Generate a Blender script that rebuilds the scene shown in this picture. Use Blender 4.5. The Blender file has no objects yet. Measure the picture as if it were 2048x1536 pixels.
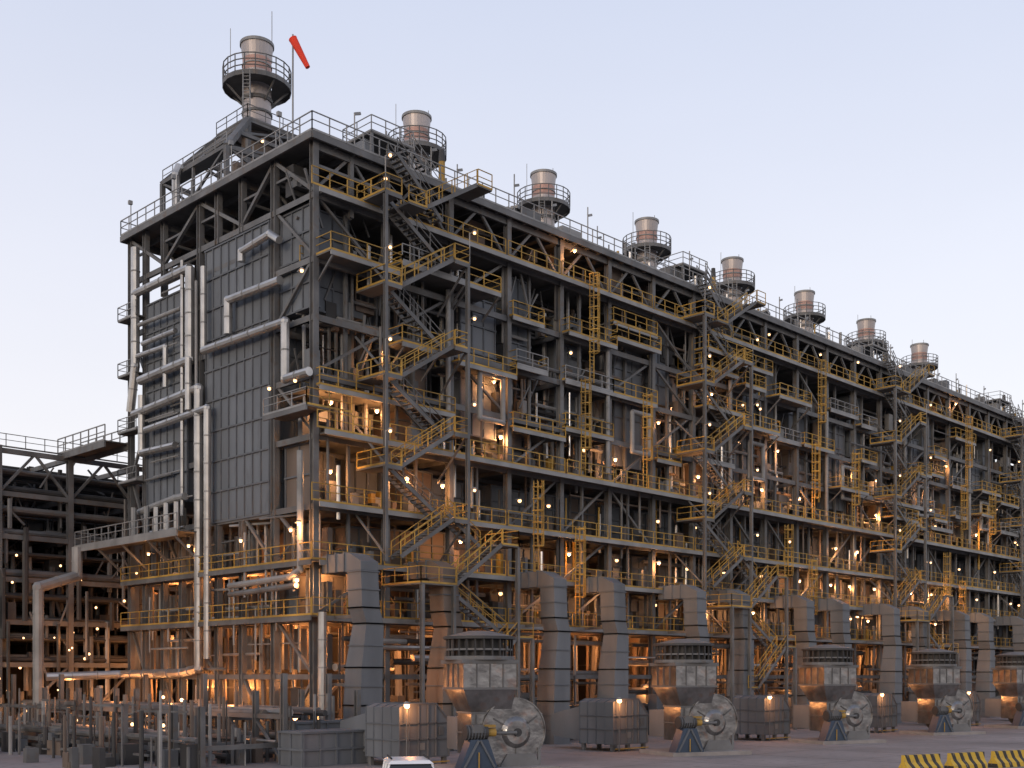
import bpy, math, random
from mathutils import Vector
random.seed(7)
R = random.random
U = random.uniform
S = bpy.context.scene

# ------------------------------------------------------------ materials
def mat(name, col, rough=0.6, metal=0.0, var=0.25, scale=0.6, bump=0.0, rust_or_reflection=None, streak=False):
    m = bpy.data.materials.new(name); m.use_nodes = True
    nt = m.node_tree; b = nt.nodes['Principled BSDF']
    b.inputs['Roughness'].default_value = rough
    b.inputs['Metallic'].default_value = metal
    tc = nt.nodes.new('ShaderNodeTexCoord')
    mp = nt.nodes.new('ShaderNodeMapping')
    mp.inputs['Scale'].default_value = (1, 1, 0.25) if streak else (1, 1, 1)
    nt.links.new(tc.outputs['Object'], mp.inputs['Vector'])
    n = nt.nodes.new('ShaderNodeTexNoise'); n.inputs['Scale'].default_value = scale
    n.inputs['Detail'].default_value = 6
    nt.links.new(mp.outputs[0], n.inputs['Vector'])
    r = nt.nodes.new('ShaderNodeValToRGB')
    r.color_ramp.elements[0].position = 0.3; r.color_ramp.elements[1].position = 0.7
    r.color_ramp.elements[0].color = (*[c * (1 - var) for c in col], 1)
    r.color_ramp.elements[1].color = (*[min(1, c * (1 + var)) for c in col], 1)
    nt.links.new(n.outputs[0], r.inputs[0])
    out = r.outputs[0]
    if rust_or_reflection:
        n2 = nt.nodes.new('ShaderNodeTexNoise'); n2.inputs['Scale'].default_value = 1.7
        n2.inputs['Detail'].default_value = 8
        nt.links.new(mp.outputs[0], n2.inputs['Vector'])
        r2 = nt.nodes.new('ShaderNodeValToRGB')
        r2.color_ramp.elements[0].position = 0.55; r2.color_ramp.elements[1].position = 0.75
        nt.links.new(n2.outputs[0], r2.inputs[0])
        mx = nt.nodes.new('ShaderNodeMixRGB'); mx.inputs[2].default_value = (*rust_or_reflection, 1)
        nt.links.new(r2.outputs[0], mx.inputs[0]); nt.links.new(out, mx.inputs[1])
        out = mx.outputs[0]
    nt.links.new(out, b.inputs['Base Color'])
    if bump:
        bp = nt.nodes.new('ShaderNodeBump'); bp.inputs['Strength'].default_value = bump
        bp.inputs['Distance'].default_value = 0.1
        nt.links.new(n.outputs[0], bp.inputs['Height']); nt.links.new(bp.outputs[0], b.inputs['Normal'])
    return m

def emis(name, col, s):
    m = bpy.data.materials.new(name); m.use_nodes = True
    b = m.node_tree.nodes['Principled BSDF']
    b.inputs['Emission Color'].default_value = (*col, 1)
    b.inputs['Emission Strength'].default_value = s
    m.cycles.emission_sampling = 'NONE'
    return m

M = dict(
 steel = mat('steel_grey', (0.115, 0.116, 0.119), 0.6, 0.05, 0.35, 0.5, rust_or_reflection=(0.115, 0.088, 0.068)),
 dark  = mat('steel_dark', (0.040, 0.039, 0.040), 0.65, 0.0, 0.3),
 light = mat('steel_light', (0.235, 0.235, 0.235), 0.55, 0.15, 0.25),
 deck  = mat('deck_grating', (0.115, 0.112, 0.108), 0.75, 0.05, 0.3),
 panel = mat('casing_panel', (0.128, 0.143, 0.163), 0.75, 0.0, 0.25, 0.35, streak=True, rust_or_reflection=(.10,.108,.12)),
 panelb= mat('casing_panel_brown', (0.14, 0.108, 0.088), 0.7, 0.0, 0.35, 0.4, streak=True),
 rib   = mat('casing_rib', (0.10, 0.11, 0.125), 0.75, 0.0, 0.2),
 yel   = mat('handrail_yellow', (0.36, 0.22, 0.045), 0.65, 0.0, 0.45, 0.5),
 silver= mat('insulated_pipe_cladding', (0.44, 0.43, 0.42), 0.36, 0.8, 0.2, 0.8, bump=0.3),
 fan   = mat('fan_casing_galvanised', (0.25, 0.243, 0.238), 0.28, 0.85, 0.35, 1.3, bump=0.5, rust_or_reflection=(0.30,0.20,0.165)),  # pinkish blotches are reddish reflections painted into the casing colour
 stack = mat('stack_cladding', (0.40, 0.36, 0.35), 0.45, 0.4, 0.18, 0.5, streak=True),
 pink  = mat('stack_band', (0.40, 0.24, 0.20), 0.5, 0.2, 0.2),
 duct  = mat('duct_grey', (0.125, 0.135, 0.15), 0.6, 0.05, 0.25, 0.4, streak=True),
 blue  = mat('motor_base_blue', (0.035, 0.055, 0.09), 0.45, 0.0, 0.2),
 red   = mat('windsock_fabric', (0.75, 0.05, 0.02), 0.8, 0, 0.15),
 white = mat('white_paint', (0.75, 0.75, 0.75), 0.3, 0, 0.05),
 glass = mat('dark_glass', (0.02, 0.025, 0.03), 0.1, 0, 0.1),
 rub   = mat('tyre_rubber', (0.02, 0.02, 0.02), 0.9, 0, 0.1),
 conc  = mat('concrete', (0.24, 0.22, 0.21), 0.85, 0, 0.2, 1.0, bump=0.2),
 bulb  = emis('lamp_bulb', (1.0, 0.52, 0.22), 3.8),
)
MK = list(M.keys())

# ------------------------------------------------------------ mesh builder
class MB:
    def __init__(s): s.v = []; s.f = []; s.m = []
    def box(s, x0, y0, z0, x1, y1, z1, m):
        i = len(s.v)
        s.v += [(x0,y0,z0),(x1,y0,z0),(x1,y1,z0),(x0,y1,z0),(x0,y0,z1),(x1,y0,z1),(x1,y1,z1),(x0,y1,z1)]
        s._q(i, m)
    def _q(s, i, m):
        s.f += [(i,i+3,i+2,i+1),(i+4,i+5,i+6,i+7),(i,i+1,i+5,i+4),(i+1,i+2,i+6,i+5),(i+2,i+3,i+7,i+6),(i+3,i,i+4,i+7)]
        s.m += [MK.index(m)] * 6
    def frame(s, a, b):
        d = (b - a).normalized()
        up = Vector((0,0,1)) if abs(d.z) < 0.95 else Vector((0,1,0))
        u = d.cross(up).normalized(); w = u.cross(d).normalized()
        return u, w
    def beam(s, a, b, w=0.3, h=None, m='steel'):
        a = Vector(a); b = Vector(b); h = h or w
        u, k = s.frame(a, b); i = len(s.v)
        for p in (a, b):
            for su, sk in ((-1,-1),(1,-1),(1,1),(-1,1)):
                s.v.append(tuple(p + u*su*w/2 + k*sk*h/2))
        s._q(i, m)
    def hbeam(s, a, b, w=0.35, m='steel'):
        a = Vector(a); b = Vector(b); u, k = s.frame(a, b); t = 0.05
        off = k * (w/2)
        for o in (off, -off):
            s.beam(a+o, b+o, w, t, m)
        s.beam(a, b, t, w, m)
    def cyl(s, a, b, r, m='silver', n=8, r2=None, cap=True):
        a = Vector(a); b = Vector(b); r2 = r if r2 is None else r2
        u, k = s.frame(a, b); i = len(s.v)
        for p, rr in ((a, r), (b, r2)):
            for j in range(n):
                t = 2*math.pi*j/n
                s.v.append(tuple(p + u*math.cos(t)*rr + k*math.sin(t)*rr))
        for j in range(n):
            q = (j+1) % n
            s.f.append((i+j, i+q, i+n+q, i+n+j)); s.m.append(MK.index(m))
        if cap:
            s.f.append(tuple(range(i+n-1, i-1, -1))); s.f.append(tuple(range(i+n, i+2*n)))
            s.m += [MK.index(m)] * 2
    def pipe(s, pts, r, m='silver', n=10):
        for a, b in zip(pts[:-1], pts[1:]): s.cyl(a, b, r, m, n)
        for p in pts[1:-1]: s.ball(p, r*1.12, m)
        for a, b in zip(pts[:-1], pts[1:]):
            a = Vector(a); b = Vector(b); L = (b-a).length; k = int(L/2.2)
            for j in range(1, k+1):
                c = a + (b-a)*(j/(k+1)); d = (b-a).normalized()*0.05
                s.cyl(c-d, c+d, r*1.1, 'light' if m == 'silver' else m, n)
    def ball(s, p, r, m, n=8):
        p = Vector(p); i = len(s.v); rings = 5
        for a in range(rings+1):
            t = math.pi*a/rings
            for j in range(n):
                f = 2*math.pi*j/n
                s.v.append((p.x+r*math.sin(t)*math.cos(f), p.y+r*math.sin(t)*math.sin(f), p.z+r*math.cos(t)))
        for a in range(rings):
            for j in range(n):
                q = (j+1) % n
                s.f.append((i+a*n+j, i+(a+1)*n+j, i+(a+1)*n+q, i+a*n+q)); s.m.append(MK.index(m))
    def prism(s, prof, axis, lo, hi, m):
        i = len(s.v); n = len(prof)
        for c in (lo, hi):
            for (p, q) in prof:
                s.v.append({'x': (c,p,q), 'y': (p,c,q), 'z': (p,q,c)}[axis])
        for j in range(n):
            k = (j+1) % n
            s.f.append((i+j, i+k, i+n+k, i+n+j)); s.m.append(MK.index(m))
        s.f.append(tuple(range(i+n-1, i-1, -1))); s.f.append(tuple(range(i+n, i+2*n)))
        s.m += [MK.index(m)]*2
    def frus(s, c0, h0, c1, h1, z0, z1, m):
        i = len(s.v)
        for c, h, z in ((c0,h0,z0),(c1,h1,z1)):
            s.v += [(c[0]-h[0],c[1]-h[1],z),(c[0]+h[0],c[1]-h[1],z),(c[0]+h[0],c[1]+h[1],z),(c[0]-h[0],c[1]+h[1],z)]
        s._q(i, m)
    def rail(s, a, b, m='yel', h=1.1, toe=True, sp=1.5, t=0.055):
        a = Vector(a); b = Vector(b); z = Vector((0,0,1)); L = (b-a).length
        s.beam(a+z*h, b+z*h, t, t, m); s.beam(a+z*h*.55, b+z*h*.55, t*.8, t*.8, m)
        n = max(1, round(L/sp))
        for j in range(n+1):
            p = a + (b-a)*(j/n); s.beam(p, p+z*h, t, t, m)
        if toe: s.beam(a+z*0.06, b+z*0.06, 0.02, 0.13, m)
    def obj(s, name, parent=None, smooth=False):
        me = bpy.data.meshes.new(name); me.from_pydata(s.v, [], s.f)
        used = sorted(set(s.m)); remap = {k: i for i, k in enumerate(used)}
        for k in used: me.materials.append(M[MK[k]])
        me.polygons.foreach_set('material_index', [remap[k] for k in s.m])
        if smooth: me.polygons.foreach_set('use_smooth', [True]*len(s.f))
        me.update(); o = bpy.data.objects.new(name, me); S.collection.objects.link(o)
        if parent: o.parent = parent
        return o

def empty(name):
    o = bpy.data.objects.new(name, None); S.collection.objects.link(o); return o

LIGHTS = []
def light(p, e, col, r=0.15): LIGHTS.append((p, e, col, r))

# ------------------------------------------------------------ furnace building
X0, Y0, Y1, P, N = 45.1, 62.5, 87.3, 18.0, 8
XE = X0 + P*N
ROOF = 40.5
B = empty('furnace_building')
fr = MB(); dk = MB(); rl = MB(); pn = MB(); pp = MB(); st = MB(); lm = MB()

def panelbox(mb, x0,y0,z0,x1,y1,z1, sx=1.3, sz=1.9, m='panel', faces='xy', rm='rib', t=.12):
    mb.box(x0,y0,z0,x1,y1,z1,m)
    nz = max(1, round((z1-z0)/sz))
    for k in range(nz+1):
        z = z0 + (z1-z0)*k/nz
        mb.box(x0-t, y0-t, z-0.06, x1+t, y1+t, z+0.06, rm)
    if 'y' in faces:
        n = max(1, round((x1-x0)/sx))
        for k in range(n+1):
            x = x0+(x1-x0)*k/n; mb.box(x-0.05, y0-t*.8, z0+.01, x+0.05, y0+.02, z1-.01, rm)
    if 'x' in faces:
        n = max(1, round((y1-y0)/sx))
        for k in range(n+1):
            y = y0+(y1-y0)*k/n; mb.box(x0-t*.8, y-0.05, z0+.01, x0+.02, y+0.05, z1-.01, rm)

def lamp(p, d=(0,-1,0), e=0, r=.12):
    p = Vector(p); d = Vector(d)
    lm.beam(p, p+d*0.5+Vector((0,0,.12)), 0.05, 0.05, 'light')
    q = p+d*0.5
    lm.cyl(q+Vector((0,0,.16)), q+Vector((0,0,.02)), 0.08, 'light', 8, 0.2)
    lm.ball(q-Vector((0,0,.06)), r, 'bulb', 8)
    if e: light(tuple(q-Vector((0,0,.35))), e, (1,0.42,0.14))

def stair(mb, x1, z1, x2, z2, yc, w=1.0, m='yel'):
    for o in (-w/2, w/2):
        mb.beam((x1,yc+o,z1), (x2,yc+o,z2), 0.06, 0.28, 'steel')
        mb.rail((x1,yc+o,z1+.1), (x2,yc+o,z2+.1), m, 1.0, toe=False, sp=1.3)
    n = max(2, int(abs(z2-z1)/0.22))
    for k in range(n):
        f = (k+.5)/n; a = x1+(x2-x1)*f; z = z1+(z2-z1)*f
        mb.box(a-.13, yc-w/2, z-.02, a+.13, yc+w/2, z+.02, 'deck')

def ladder(mb, x, y, z0, z1, nrm=(0,-1)):
    tx, ty = -nrm[1], nrm[0]
    for o in (-.25, .25):
        mb.beam((x+tx*o, y+ty*o, z0), (x+tx*o, y+ty*o, z1), .06, .06, 'yel')
    z = z0+.3
    while z < z1:
        mb.beam((x-tx*.25, y-ty*.25, z), (x+tx*.25, y+ty*.25, z), .04, .04, 'yel'); z += .3
    z = z0+2.4
    while z < z1:
        pts = [(x+tx*.38*math.cos(t)+nrm[0]*.75*math.sin(t), y+ty*.38*math.cos(t)+nrm[1]*.75*math.sin(t), z) for t in [math.pi*k/5 for k in range(6)]]
        for a, b in zip(pts[:-1], pts[1:]): mb.beam(a, b, .04, .08, 'yel')
        z += .9
    if z1-z0 > 3:
        for t in [math.pi*k/5 for k in range(1,5)]:
            px, py = x+tx*.38*math.cos(t)+nrm[0]*.75*math.sin(t), y+ty*.38*math.cos(t)+nrm[1]*.75*math.sin(t)
            mb.beam((px,py,z0+2.4), (px,py,z1), .04, .04, 'yel')

# columns ------------------------------------------------
xs = [X0 + 6*k for k in range(int(P*N/6)+1)]
for x in xs:
    for y in (Y0, 67.0):
        fr.hbeam((x,y,0), (x,y,ROOF-.3), 0.42)
    for y in (76.7, 82, Y1):
        if x == X0 and y == 82:
            fr.hbeam((x,y,0),(x,y,17.8),.4); fr.hbeam((x,y,34.4),(x,y,ROOF-.3),.4)
        else: fr.hbeam((x,y,0), (x,y,ROOF-.3), 0.4)
for y in (71.0, 74.2):
    fr.hbeam((X0,y,0), (X0,y,16), 0.4); fr.hbeam((X0,y,36.4), (X0,y,ROOF-.3), 0.4)
for y in (84.9,):
    fr.hbeam((X0,y,0), (X0,y,ROOF-.3), 0.4)
fr.hbeam((X0,79.3,0), (X0,79.3,17.8), 0.4)
for x in xs[:-1]:
    fr.beam((x+3, Y0+.3, 9), (x+3, Y0+.3, 21), .2)
    if R() < .6: fr.beam((x+3, Y0+.6, 21), (x+3, Y0+.6, 36.8), .22)

LV = [9.0, 12.6, 16.4, 21.0, 25.0, 28.8, 32.6, 36.8]
for z in LV:
    for y in (Y0, 67.0):
        fr.beam((X0, y, z-.2), (XE, y, z-.2), 0.22, 0.42)
    if z < 17 or z > 36: fr.beam((X0, Y0, z-.2), (X0, Y1, z-.2), 0.22, 0.40)
    else:
        fr.beam((X0, Y0, z-.2), (X0, 67, z-.2), 0.22, 0.40); fr.beam((X0, 84.9, z-.2), (X0, Y1, z-.2), 0.22, 0.40); fr.beam((X0, 75.8, z-.2), (X0, 78.2, z-.2), 0.22, 0.40)
    for x in xs:
        fr.beam((x, Y0+.2, z-.25), (x, 67, z-.25), .18, .3)
fr.beam((X0, Y0, 5), (XE, Y0, 5), 0.2, 0.35)
fr.beam((X0, Y0, 5), (X0, Y1, 5), 0.2, 0.35)
fr.beam((X0-.05, 66.9, 34.6), (X0-.05, 75.9, 34.6), 0.12, 0.3)
for k, x in enumerate(xs[:-1]):
    for a, b in zip(LV[:-1], LV[1:]):
        if R() < .33:
            if R() < .5: fr.beam((x,Y0+.1,a), (x+6,Y0+.1,b), .18)
            else: fr.beam((x+6,Y0+.1,a), (x,Y0+.1,b), .18)
        if R() < .35: fr.beam((x,67,a), (x+3,67,b-.3), .16); fr.beam((x+6,67,a), (x+3,67,b-.3), .16)
    for a, b in ((0,5),(5,9)):
        if R() < .5: fr.beam((x,67,a), (x+6,67,b), .2)
for x in xs[:-1]:
    fr.beam((x,Y0+.1,36.9), (x+3,Y0+.1,ROOF-.5), .18); fr.beam((x+6,Y0+.1,36.9), (x+3,Y0+.1,ROOF-.5), .18)
    fr.beam((x,67,32.8), (x+6,67,ROOF-.5), .18)
yl = [Y0, 67.0, 71.0, 76.7, 82, Y1]
for k,(a, b) in enumerate(zip(yl[:-1], yl[1:])):
    if k%2==0: fr.beam((X0, a, 36.9), (X0, b, ROOF-.4), .24)
    else: fr.beam((X0, b, 36.9), (X0, a, ROOF-.4), .24)
    fr.beam((X0+3, a, 35.9), (X0+3, b, ROOF-.4), .2); fr.beam((X0+3,a,35.9),(X0+3,a,ROOF-.4),.3); fr.beam((X0+6,b,35.9),(X0+6,a,ROOF-.4),.2)
    c=(a+b)/2; fr.beam((X0,c,38.6),(X0,b,38.6),.16); fr.beam((X0+3,a,38.2),(X0+3,b,38.2),.18)
    fr.beam((X0,a,38.6),(X0+6,a,38.6),.18)
for a, b, z0, z1 in ((62.5,67,32.6,36.8),(67,62.5,28.8,32.6),(62.5,67,21,25),(84.9,87.3,16.4,21),(87.3,84.9,21,25),(84.9,87.3,28.8,32.6),
                     (62.5,67,5,9),(67,71,0,5),(74.2,79.3,5,9),(79.3,82,0,5),(84.9,87.3,5,9),(62.5,67,12.6,16.4),(67,62.5,0,5),
                     (77,82,34.4,36.8),(67,71,12.6,16.4),(79.3,82,12.6,16.4)):
    fr.beam((X0+.05,a,z0), (X0+.05,b,z1), .2)
# roof
O = .6
dk.box(X0-O, Y0-O, ROOF-.12, XE+O, Y1+O, ROOF, 'deck')
for (a,b) in (((X0-O,Y0-O,ROOF-.3),(XE+O,Y0-O,ROOF-.3)),((X0-O,Y0-O,ROOF-.3),(X0-O,Y1+O,ROOF-.3)),((X0-O,Y1+O,ROOF-.3),(XE+O,Y1+O,ROOF-.3))):
    fr.beam(a,b,.16,.42)
x = X0+1.5
while x < XE:
    fr.beam((x, Y0-O, ROOF-.32), (x, Y1, ROOF-.32), .14, .38); x += 1.5
for y in (Y0, 67, 71, 76, 82, Y1): fr.beam((X0, y, ROOF-.65), (XE, y, ROOF-.65), .2, .5)
rl.rail((X0-O,Y0-O,ROOF), (X0-O,Y1+O,ROOF), 'light', 1.2, sp=1.4, t=.065)
rl.rail((X0-O,Y0-O,ROOF), (XE+O,Y0-O,ROOF), 'light', 1.2, sp=1.4, t=.065)
rl.rail((X0-O,Y1+O,ROOF), (XE+O,Y1+O,ROOF), 'light', 1.2, sp=2.0, t=.065)
x = X0+3
while x < XE:
    y = Y0+U(-.5,2.5)
    rl.cyl((x,y,ROOF),(x,y,ROOF+U(2.2,3.4)),.05,'light',6); rl.beam((x,y,ROOF+2.3),(x+.5,y,ROOF+2.5),.12,.18,'light')
    if R()<.6: dk.box(x+2, Y0+1, ROOF+.01, x+2+U(.6,2.4), Y0+2.2, ROOF+U(.7,2.0), random.choice(['steel','light','duct']))
    for q in range(3):
        if R()<.6: xx=x+U(0,3); yy=Y0+U(.2,3); rl.cyl((xx,yy,ROOF),(xx,yy,ROOF+U(.8,2.2)),U(.05,.16),random.choice(['light','steel','yel','silver']),7)
    x += U(3.0,5)
for yy in (66, 72, 80, 86.8):
    rl.cyl((X0-.3,yy,ROOF),(X0-.3,yy,ROOF+2.6),.045,'light',6); rl.box(X0-.5,yy-.12,ROOF+2.3,X0-.2,yy+.12,ROOF+2.6,'light')
for g in range(4):
    gx = X0+5.0+36*g; H=2.1
    dk.box(gx, Y0+.3, ROOF+H-.1, gx+3.8, 66.0, ROOF+H, 'deck')
    for a in (gx+.1, gx+3.7):
        for b in (Y0+.4, 65.9): fr.beam((a,b,ROOF),(a,b,ROOF+H-.1), .18)
    fr.beam((gx,Y0+.4,ROOF),(gx+3.8,Y0+.4,ROOF+H),.13)
    rl.rail((gx,Y0+.3,ROOF+H),(gx+3.8,Y0+.3,ROOF+H),'light',1.1,t=.06); rl.rail((gx,66,ROOF+H),(gx+3.8,66,ROOF+H),'light',1.1)
    rl.rail((gx,Y0+.3,ROOF+H),(gx,66,ROOF+H),'light',1.1)
    stair(st, gx+3.8, ROOF+H, gx+6.6, ROOF, Y0+1.0, 1.0, 'light')
    stair(st, gx+.5, ROOF, gx+4.6, 37.0, Y0-1.4, 1.0, 'steel')
    stair(st, gx+2.0, 36.9, gx+6.8, ROOF-.6, Y0-2.6, 1.0, 'yel')
    dk.box(gx+6.8, Y0-3.2, ROOF-.7, gx+8.2, Y0-.7, ROOF-.6,'deck'); rl.rail((gx+6.8,Y0-3.2,ROOF-.6),(gx+8.2,Y0-3.2,ROOF-.6),'yel')
    dk.box(gx+.4, Y0-3.2, 36.7, gx+2.0, Y0-.9, 36.85,'deck'); rl.rail((gx+.4,Y0-3.2,36.85),(gx+2.0,Y0-3.2,36.85),'yel')
    rl.cyl((gx+9.4,66,ROOF),(gx+9.4,66,ROOF+3.9),.25,'yel',10); rl.cyl((gx+9.4,66,ROOF+3.9),(gx+9.4,66,ROOF+4.8),.27,'dark',10,.2)
    for q in range(3): rl.beam((gx+14+q*.5,Y0+1,ROOF+1.0+.2*q),(gx+17+q*.5,Y0+2.5,ROOF+1.6+.2*q),.22,.22,'light')
SX = [55.4+17.97*i for i in range(N)]
for i in range(N):
    cx, cy = SX[i], 85.0
    b0 = [(cx-7.6,cy-7.5),(cx+6.0,cy-7.5),(cx+6.0,cy+2.2),(cx-7.6,cy+2.2)]
    t0 = [(cx-2.4,cy-2.4),(cx+2.4,cy-2.4),(cx+2.4,cy+2.0),(cx-2.4,cy+2.0)]
    for j in range(4):
        k = (j+1)%4
        A=Vector((*b0[j],ROOF)); A2=Vector((*b0[k],ROOF)); T=Vector((*t0[j],51)); T2=Vector((*t0[k],51))
        V1=Vector((A.x,A.y,ROOF+5.0)); V2=Vector((A2.x,A2.y,ROOF+5.0))
        fr.beam(A,V1,.35); fr.beam(V1,V2,.3); fr.beam(V1,T,.45); fr.beam(T,T2,.38)
        fr.beam(A,V2,.18); fr.beam(A2,V1,.18)
        Mj=V1.lerp(T,.5); Mk=V2.lerp(T2,.5)
        fr.beam(Mj,Mk,.28); fr.beam(V1,Mk,.2); fr.beam(Mj,T2,.18)
        I=Vector((T.x,T.y,ROOF)); fr.beam(I,T,.34); Vm=V1.lerp(V2,.5)
        fr.beam(Vm,T.lerp(T2,.5),.2); fr.beam(A.lerp(A2,.5),Vm,.2)
    rl.rail((b0[0][0],b0[0][1],ROOF+5),(b0[3][0],b0[3][1],ROOF+5),'light',1.1)
    for (a,b) in ((cx-7.6,cy-7.5),(cx+5,cy-7.5)): dk.box(a,b,ROOF+4.9,a+1.0,b+9.7,ROOF+5.0,'deck')
    dk.box(cx-2.6,cy-2.6,51.0,cx+2.6,cy+2.2,51.12,'deck')
    rl.rail((cx-2.6,cy-2.6,51.1),(cx+2.6,cy-2.6,51.1),'steel',1.1); rl.rail((cx-2.6,cy-2.6,51.1),(cx-2.6,cy+2.2,51.1),'steel',1.1)
    pn.cyl((cx,cy,ROOF+.01),(cx,cy,50.9),1.3,'panelb',18)
    pn.box(cx-5.5,cy-4,ROOF+.01,cx-2.9,cy-1.5,ROOF+3.8,'panel')
    pp.pipe([(cx-4,cy-3,ROOF),(cx-4,cy-3,ROOF+6),(cx-1.5,cy-2.5,ROOF+6.5)],.35,'panelb')
    pp.pipe([(cx-8.2,cy-1,ROOF),(cx-8.2,cy-1,ROOF+4.6),(cx-7.9,cy-1,ROOF+5.4)],.32,'silver')
    pp.cyl((cx+2,cy-4,ROOF),(cx+2,cy-4,ROOF+8),.2,'pink',8)
    lamp((cx-4,cy-6.4,ROOF+6.8)); 

# furnace boxes ------------------------------------------
for i in range(N):
    x0 = X0+P*i
    xa = x0-.1 if i==0 else x0+1.1
    panelbox(pn, xa, 67.5, 16.2, x0+14.6, 75.7, 36.2, 1.05, 2.2)
    panelbox(pn, xa, 78.3, 18.2, x0+14.6, 84.4, 34.2, 1.05, 2.2)
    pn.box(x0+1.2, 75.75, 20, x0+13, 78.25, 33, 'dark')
    panelbox(pn, x0+5.5, 68.2, 8.2, x0+16.0, 80, 16.0, m='panelb')
    panelbox(pn, x0+2.5, 72, .4, x0+17, 80, 8.0, m='dark', rm='steel')
    panelbox(pn, x0+13.9, 63.4, 23.2, x0+17.5, 66.6, 33.6, m='duct')
    panelbox(pn, x0+1.0, 63.6, 29.5, x0+3.6, 66.3, 36.2, m='panel')
    if i%2==0: panelbox(pn, x0+8.2, 64.0, 21.4, x0+11.0, 66.6, 27.5, m='panelb')
    else: panelbox(pn, x0+7.0, 64.0, 26, x0+10.2, 66.6, 34.5, m='duct')
    for z0,z1 in ((9.1,12.1),(12.8,15.9),(16.6,20.4)):
        a = x0+1.0
        while a < x0+16.5:
            w = U(1.2,3.4)
            if R() < .85:
                panelbox(pn, a, 65.2+U(0,.6), z0, min(a+w,x0+17.4), 66.9, z1-U(0,.6), 1.0, 1.2, m=random.choice(['panelb','panelb','duct','panel','steel']))
            a += w+U(.25,.9)
    a = x0+.8
    while a < x0+17.4:
        pp.cyl((a, 64.6+U(0,.5), U(21,23)), (a, 64.9, U(29,36)), U(.09,.24), random.choice(['steel','silver','light','panelb','dark','steel']), 6); a += U(.5,1.4)
    for q in range(50):
        z=U(21.5,38); a=x0+U(0,14); L=U(1.2,5.5); y=U(62.8,66.8)
        pp.cyl((a,y,z),(a+L,y,z),U(.05,.16),random.choice(['steel','light','steel','dark','panelb']),6)
    for q in range(46):
        z=U(21.5,36); a=x0+U(0,17); y=U(62.7,66.8)
        fr.beam((a,y,z),(a+U(-1.6,1.6),y,z+U(1.5,3.8)),U(.08,.16))
    for q in range(24):
        z=random.choice([25,28.8,32.6,21,36.8])+U(.2,1.6); a=x0+U(0,16); y=U(63,66); w=U(.6,1.8)
        pn.box(a,y,z,a+w,y+U(.4,1.0),z+U(.5,2.2),random.choice(['duct','steel','panelb','light','dark']))
    a = x0+.6
    while a < x0+17.4:
        pp.cyl((a, 69+U(0,2), 0), (a, 69+U(0,.6), 8.8), U(.12,.3), random.choice(['panelb','steel','steel','light']), 6); a += U(.9,1.7)
    for y in (64,65.2,66.1): pp.cyl((x0,y,37.3+U(0,1.6)),(x0+17.9,y,38+U(0,1.2)),U(.08,.2),random.choice(['steel','light','dark']),7)

panelbox(pn, X0+.3, 62.9, 29.5, X0+.65, 66.6, 36.3)
panelbox(pn, X0+.5, 63.2, 16.4, X0+.8, 66.4, 20.6, m='panelb')
for lv,(z0,z1) in enumerate(((5.3,8.6),(9.2,12.2),(12.9,15.9))):
    y = 63.2
    while y < 87:
        if R()<.85:
            pn.box(X0+1.6, y, z0+.2, X0+2.0, y+U(.5,1.1), z1-U(.2,.9), random.choice(['panelb','panelb','steel','duct']))
        pp.cyl((X0+1.1,y+.2,z0),(X0+1.1,y+.2,z1),U(.07,.16),random.choice(['steel','light','panelb']),6)
        y += U(.9,1.4)
y=63
while y<87:
    pp.cyl((X0+U(.6,1.6),y,0),(X0+1.1,y,5),U(.08,.2),random.choice(['steel','steel','panelb','dark']),6)
    y+=U(.8,1.6)
for z in (9.0, 12.6):
    dk.box(X0-.9, Y0-.9, z-.1, X0+3.2, Y1, z, 'deck'); fr.beam((X0-.9,Y0-.9,z-.2),(X0-.9,Y1,z-.2),.1,.3)
    rl.rail((X0-.9,Y0-.9,z),(X0-.9,Y1,z),'yel',1.1)
dk.box(X0+.2, Y0, 16.02, X0+3.2, Y1, 16.1, 'deck')
z=15.6
dk.box(X0-2.6, 75.5, z-.1, X0-.1, 91.8, z, 'deck'); fr.beam((X0-2.6,75.5,z-.2),(X0-2.6,91.8,z-.2),.14,.5,'light')
fr.beam((X0-.1,87.6,z-.2),(X0-.1,91.8,z-.2),.14,.5)
rl.rail((X0-2.6,75.5,z),(X0-2.6,91.8,z),'light',1.2,sp=1.2,t=.07); rl.rail((X0-2.6,91.8,z),(X0,91.8,z),'light',1.2)
for y in (76,80,84,88): fr.beam((X0-2.5,y,z-.4),(X0,y,z-2.6),.15)
for y in (77.5,79,80.5,82,84): pp.cyl((X0-1.5,y,z),(X0-1.5,y,z+U(1.4,2.6)),.22,random.choice(['silver','pink','light']),8)
for z,yy in ((22.4,66),):
    dk.box(X0-1.6, Y0-1.4, z-.1, X0+.2, yy, z, 'deck'); rl.rail((X0-1.6,Y0-1.4,z),(X0-1.6,yy,z),'light'); rl.rail((X0-1.6,Y0-1.4,z),(X0+2,Y0-1.4,z),'yel')
    fr.beam((X0-1.6,Y0-1.4,z-.2),(X0-1.6,yy,z-.2),.12,.3)
for z in (20.5,24.5,29,33.5):
    dk.box(X0-.9,84.8,z-.08,X0+.1,87.8,z,'deck'); rl.rail((X0-.9,84.8,z),(X0-.9,87.8,z),'light'); rl.rail((X0-.9,87.8,z),(X0,87.8,z),'light')

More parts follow.
